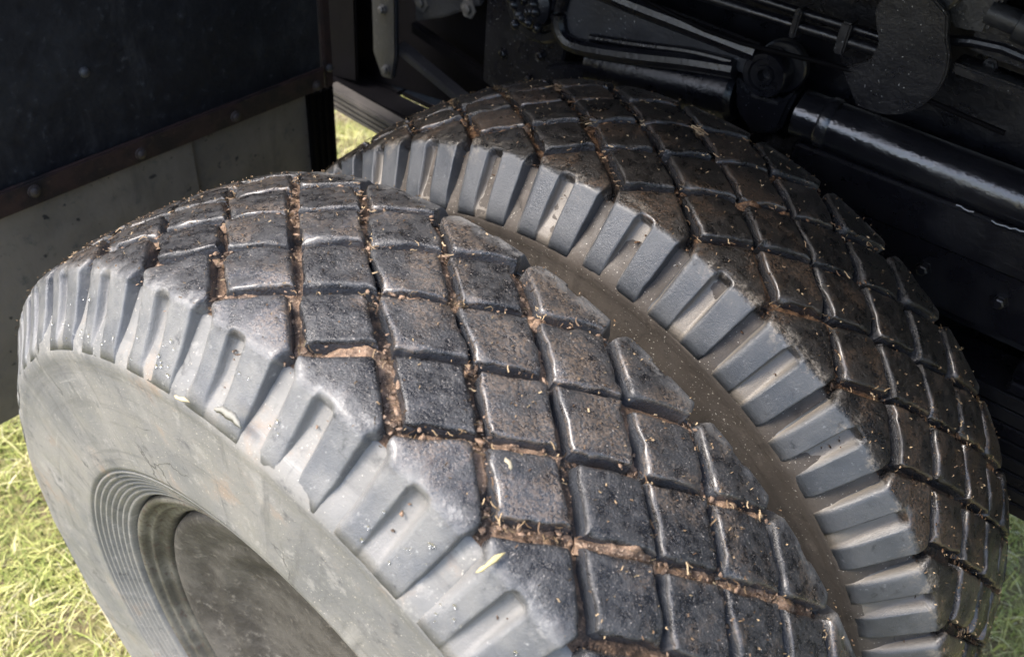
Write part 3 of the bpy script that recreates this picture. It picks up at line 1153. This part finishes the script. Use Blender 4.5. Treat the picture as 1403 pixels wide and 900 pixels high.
# ------------------------------------------------------------------ quadrant plate and its rods
qp = empty('quadrant_plate', (.17, .6, ZC + .57))
tag(qp, 'speckled black quadrant plate with a notch, upper right under the truck', 'quadrant plate')
arc = [(.149 + .0, .519)] + [(.168 + .058 * math.cos(a), .579 + .060 * math.sin(a)) for a in np.linspace(R(-95), R(38), 14)]
part('plate_body', prism(arc + [(.205, .640), (.17, .660), (.14, .66), (.135, .621), (.150, .591), (.147, .571), (.121, .553)], .596, .606, .002), M_OILY, parent=qp)
rod = empty('control_rod', (0, .62, ZC + .57))
tag(rod, 'pair of thin black control rods reaching the quadrant plate notch', 'rod')
part('rod', tube([(-.30 + i * .045, .622, .5655 + .0009 * i) for i in range(11)], .0062, 12), M_BLACK, True, parent=rod)
part('rod', tube([(-.30 + i * .045, .626, .582 + .0006 * i) for i in range(11)], .0052, 12), M_BLACK, True, parent=rod)
part('rod_clip', box(.10, .112, .612, .634, .560, .596, .002), M_OILY, parent=rod)
part('rod_clip', box(.045, .053, .612, .634, .560, .594, .002), M_OILY, parent=rod)
# fittings in the upper right corner
part('lug_block', prism([(.192, .640), (.205, .618), (.240, .622), (.248, .70), (.195, .70)], .628, .66, .004), M_GREYB)
part('lug_block', lathe([(0, .018), (.02, .018), (.024, .014), (.024, 0)], (.188, .640, .650), (0, -1, 0), 20), M_GREYB, True)
part('pipe_end', lathe([(0, .012), (.030, .012), (.031, .017), (.30, .017)], (.235, .632, .643), (1, 0, -.12), 20), M_GREYB, True)
part('angle_iron', prism([(.224, .592), (.229, .581), (.80, .560), (.80, .572)], .610, .645, .002), M_OILY)
part('angle_iron', prism([(.228, .598), (.80, .577), (.80, .612), (.228, .630)], .640, .648, .002), M_OILY)
part('upper_casting', prism([(.00, .600), (.10, .598), (.125, .64), (.125, .80), (-.02, .80)], .655, .69, .01), M_OILY)

for x, z in ((.02, .62), (.06, .655), (.10, .625)):
    part('bolt', lathe([(0, .011), (.003, .011), (.003, .007), (.009, .007), (.010, .005), (.010, 0)], (x, .655, z), (0, -1, 0), 6), M_OILY)
part('cable', tube([(-.30 + i * .05, .600 + .006 * math.sin(i * .7), .548 + .006 * math.sin(i * .9)) for i in range(13)], .0030, 8), M_DULL, True)
part('cable', tube([(.20 + i * .03, .640, .600 + .010 * math.sin(i * .8)) for i in range(14)], .0055, 10), M_OILY, True)
for i in range(5):
    part('bolt', lathe([(0, .008), (.002, .008), (.002, .0055), (.006, .0055), (.007, .004), (.007, 0)], (.255 + i * .05, .640, .590 - i * .001), (0, -1, 0), 6), M_OILY)
for i in range(6):
    part('bolt', lathe([(0, .010), (.003, .010), (.003, .007), (.008, .007), (.009, .005), (.009, 0)], (.28 + i * .09, .63, .345), (0, -1, 0), 6), M_OILY)

# ------------------------------------------------------------------ small loose things
def straw(label, P, n_, ln, wd, ang, tint):
    """a bit of straw lying at a point with surface normal n_"""
    q = Vector(n_).normalized().to_track_quat('Z', 'Y').to_matrix() @ Matrix.Rotation(ang, 3, 'Z')
    bm = bmesh.new()
    vs = []
    for i in range(7):
        f = i / 6 - .5
        ww = wd * (1 - (2 * f) ** 4 * .8)
        z = .0015 + .002 * math.cos(f * 5)
        vs.append([bm.verts.new(Vector(P) + Vector((0, 0, ZC)) + q @ Vector((f * ln, s * ww * (1 + .3 * math.sin(f * 11)) + .0006 * math.sin(f * 5), z * .5 + h))) for s, h in ((-1, 0), (1, 0), (.6, .0005), (-.6, .0005))])
    for a, b in zip(vs[:-1], vs[1:]):
        for i in range(4):
            bm.faces.new((a[i], a[(i + 1) % 4], b[(i + 1) % 4], b[i]))
    bm.faces.new(vs[0])
    bm.faces.new(vs[-1][::-1])
    t = NT('straw')
    m = t.out(t.mix(t.noise(300), tint, tuple(x * .7 for x in tint)), .6, .3)
    o = link('straw', bm_mesh('straw', bm, m, True))
    tag(o, label, 'straw', 'bits of straw stuck to the near tyre')
    return o


STRAWS = [
    ('pale straw bit on the grey sidewall beside the ribs', (-.043, -.1515, .4747), (0, -.7, .7), .016, .0016, .15, (.55, .47, .30)),
    ('yellow straw splinter lying on a big shoulder block near the bottom', (.2173, -.1117, .4815), (.35, -.35, .87), .022, .0017, .5, (.62, .52, .26)),
    ('tiny pale seed husk on a tread block face in the middle', (.1879, -.0617, .5087), (.35, 0, .94), .009, .0018, 1.1, (.50, .43, .30)),
]
for a in STRAWS: straw(*a)


def leaf_scrap():
    bm = bmesh.new()
    q = Vector((.02, -.75, .66)).normalized().to_track_quat('Z', 'Y').to_matrix()
    P = Vector((.0089, -.1480, .4890 + ZC))
    rows = []
    for i in range(10):
        f = i / 9
        c = Vector((-.014 + .028 * f, .003 * math.sin(f * 3.0) + .0015 * nz(f * 8, 3, 3), .0008 + .0008 * math.sin(f * 9) ** 2))
        wd = .0036 * (math.sin(math.pi * (f * .9 + .05)) ** .6) * (1 + .9 * nz(f * 9, 1, 1))
        rows.append([bm.verts.new(P + q @ (c + Vector((0, s * wd, h)))) for s, h in ((-1, 0), (0, .0014), (1, .0004), (0, -.0002))])
    for a, b in zip(rows[:-1], rows[1:]):
        for i in range(4): bm.faces.new((a[i], a[(i + 1) % 4], b[(i + 1) % 4], b[i]))
    bm.faces.new(rows[0])
    bm.faces.new(rows[-1][::-1])
    t = NT('dry_leaf')
    m = t.out(t.mix(t.noise(200), (.30, .29, .25), (.22, .21, .18)), .85, .2)
    tag(link('leaf_scrap', bm_mesh('leaf_scrap', bm, m, True)), 'whitish wet leaf scrap stuck across two ribs of the near sidewall', 'leaf')


leaf_scrap()


def droplets():
    V, F = [], []
    rs = random.Random(4)
    for _ in range(420):
        th = R(rs.uniform(45, 125))
        t = TEND - rs.uniform(-.0, .055)
        r_ = rs.choice((.0004, .0005, .0006, .0008, .0010, .0014))
        y, rr, d, n = pr(t)
        ph = (math.degrees(th) - math.degrees(PH_OUT)) % 5
        if ph < 1.25 or ph > 3.75: continue          # only on the ribs
        if nz(th * 7, t * 30, 2.5) < .05: continue
        c = Vector(surf(th, -1, t, -.0012))
        nn = Vector((math.cos(th) * n[1], -n[0], math.sin(th) * n[1])).normalized()
        q = nn.to_track_quat('Z', 'Y').to_matrix()
        n0 = len(V)
        V.append(c + q @ Vector((0, 0, r_ * .7)))
        for k, (a, h) in enumerate(((.6, .52), (1, 0), (.8, -.2))):
            for i in range(8):
                V.append(c + q @ Vector((r_ * a * math.cos(i * math.pi / 4), r_ * a * 1.2 * math.sin(i * math.pi / 4), r_ * h)))
        V.append(c + q @ Vector((0, 0, -r_ * .25)))
        for i in range(8):
            j = (i + 1) % 8
            F.append((n0, n0 + 1 + i, n0 + 1 + j))
            for k in (0, 1): F.append((n0 + 1 + k * 8 + i, n0 + 9 + k * 8 + i, n0 + 9 + k * 8 + j, n0 + 1 + k * 8 + j))
            F.append((n0 + 17 + i, n0 + 25, n0 + 17 + j))
    V = [(v[0], v[1], v[2] + ZC) for v in V]
    tag(link('water_droplets', mesh('water_droplets', V, F, [M_WATER])), kind='stuff')


droplets()
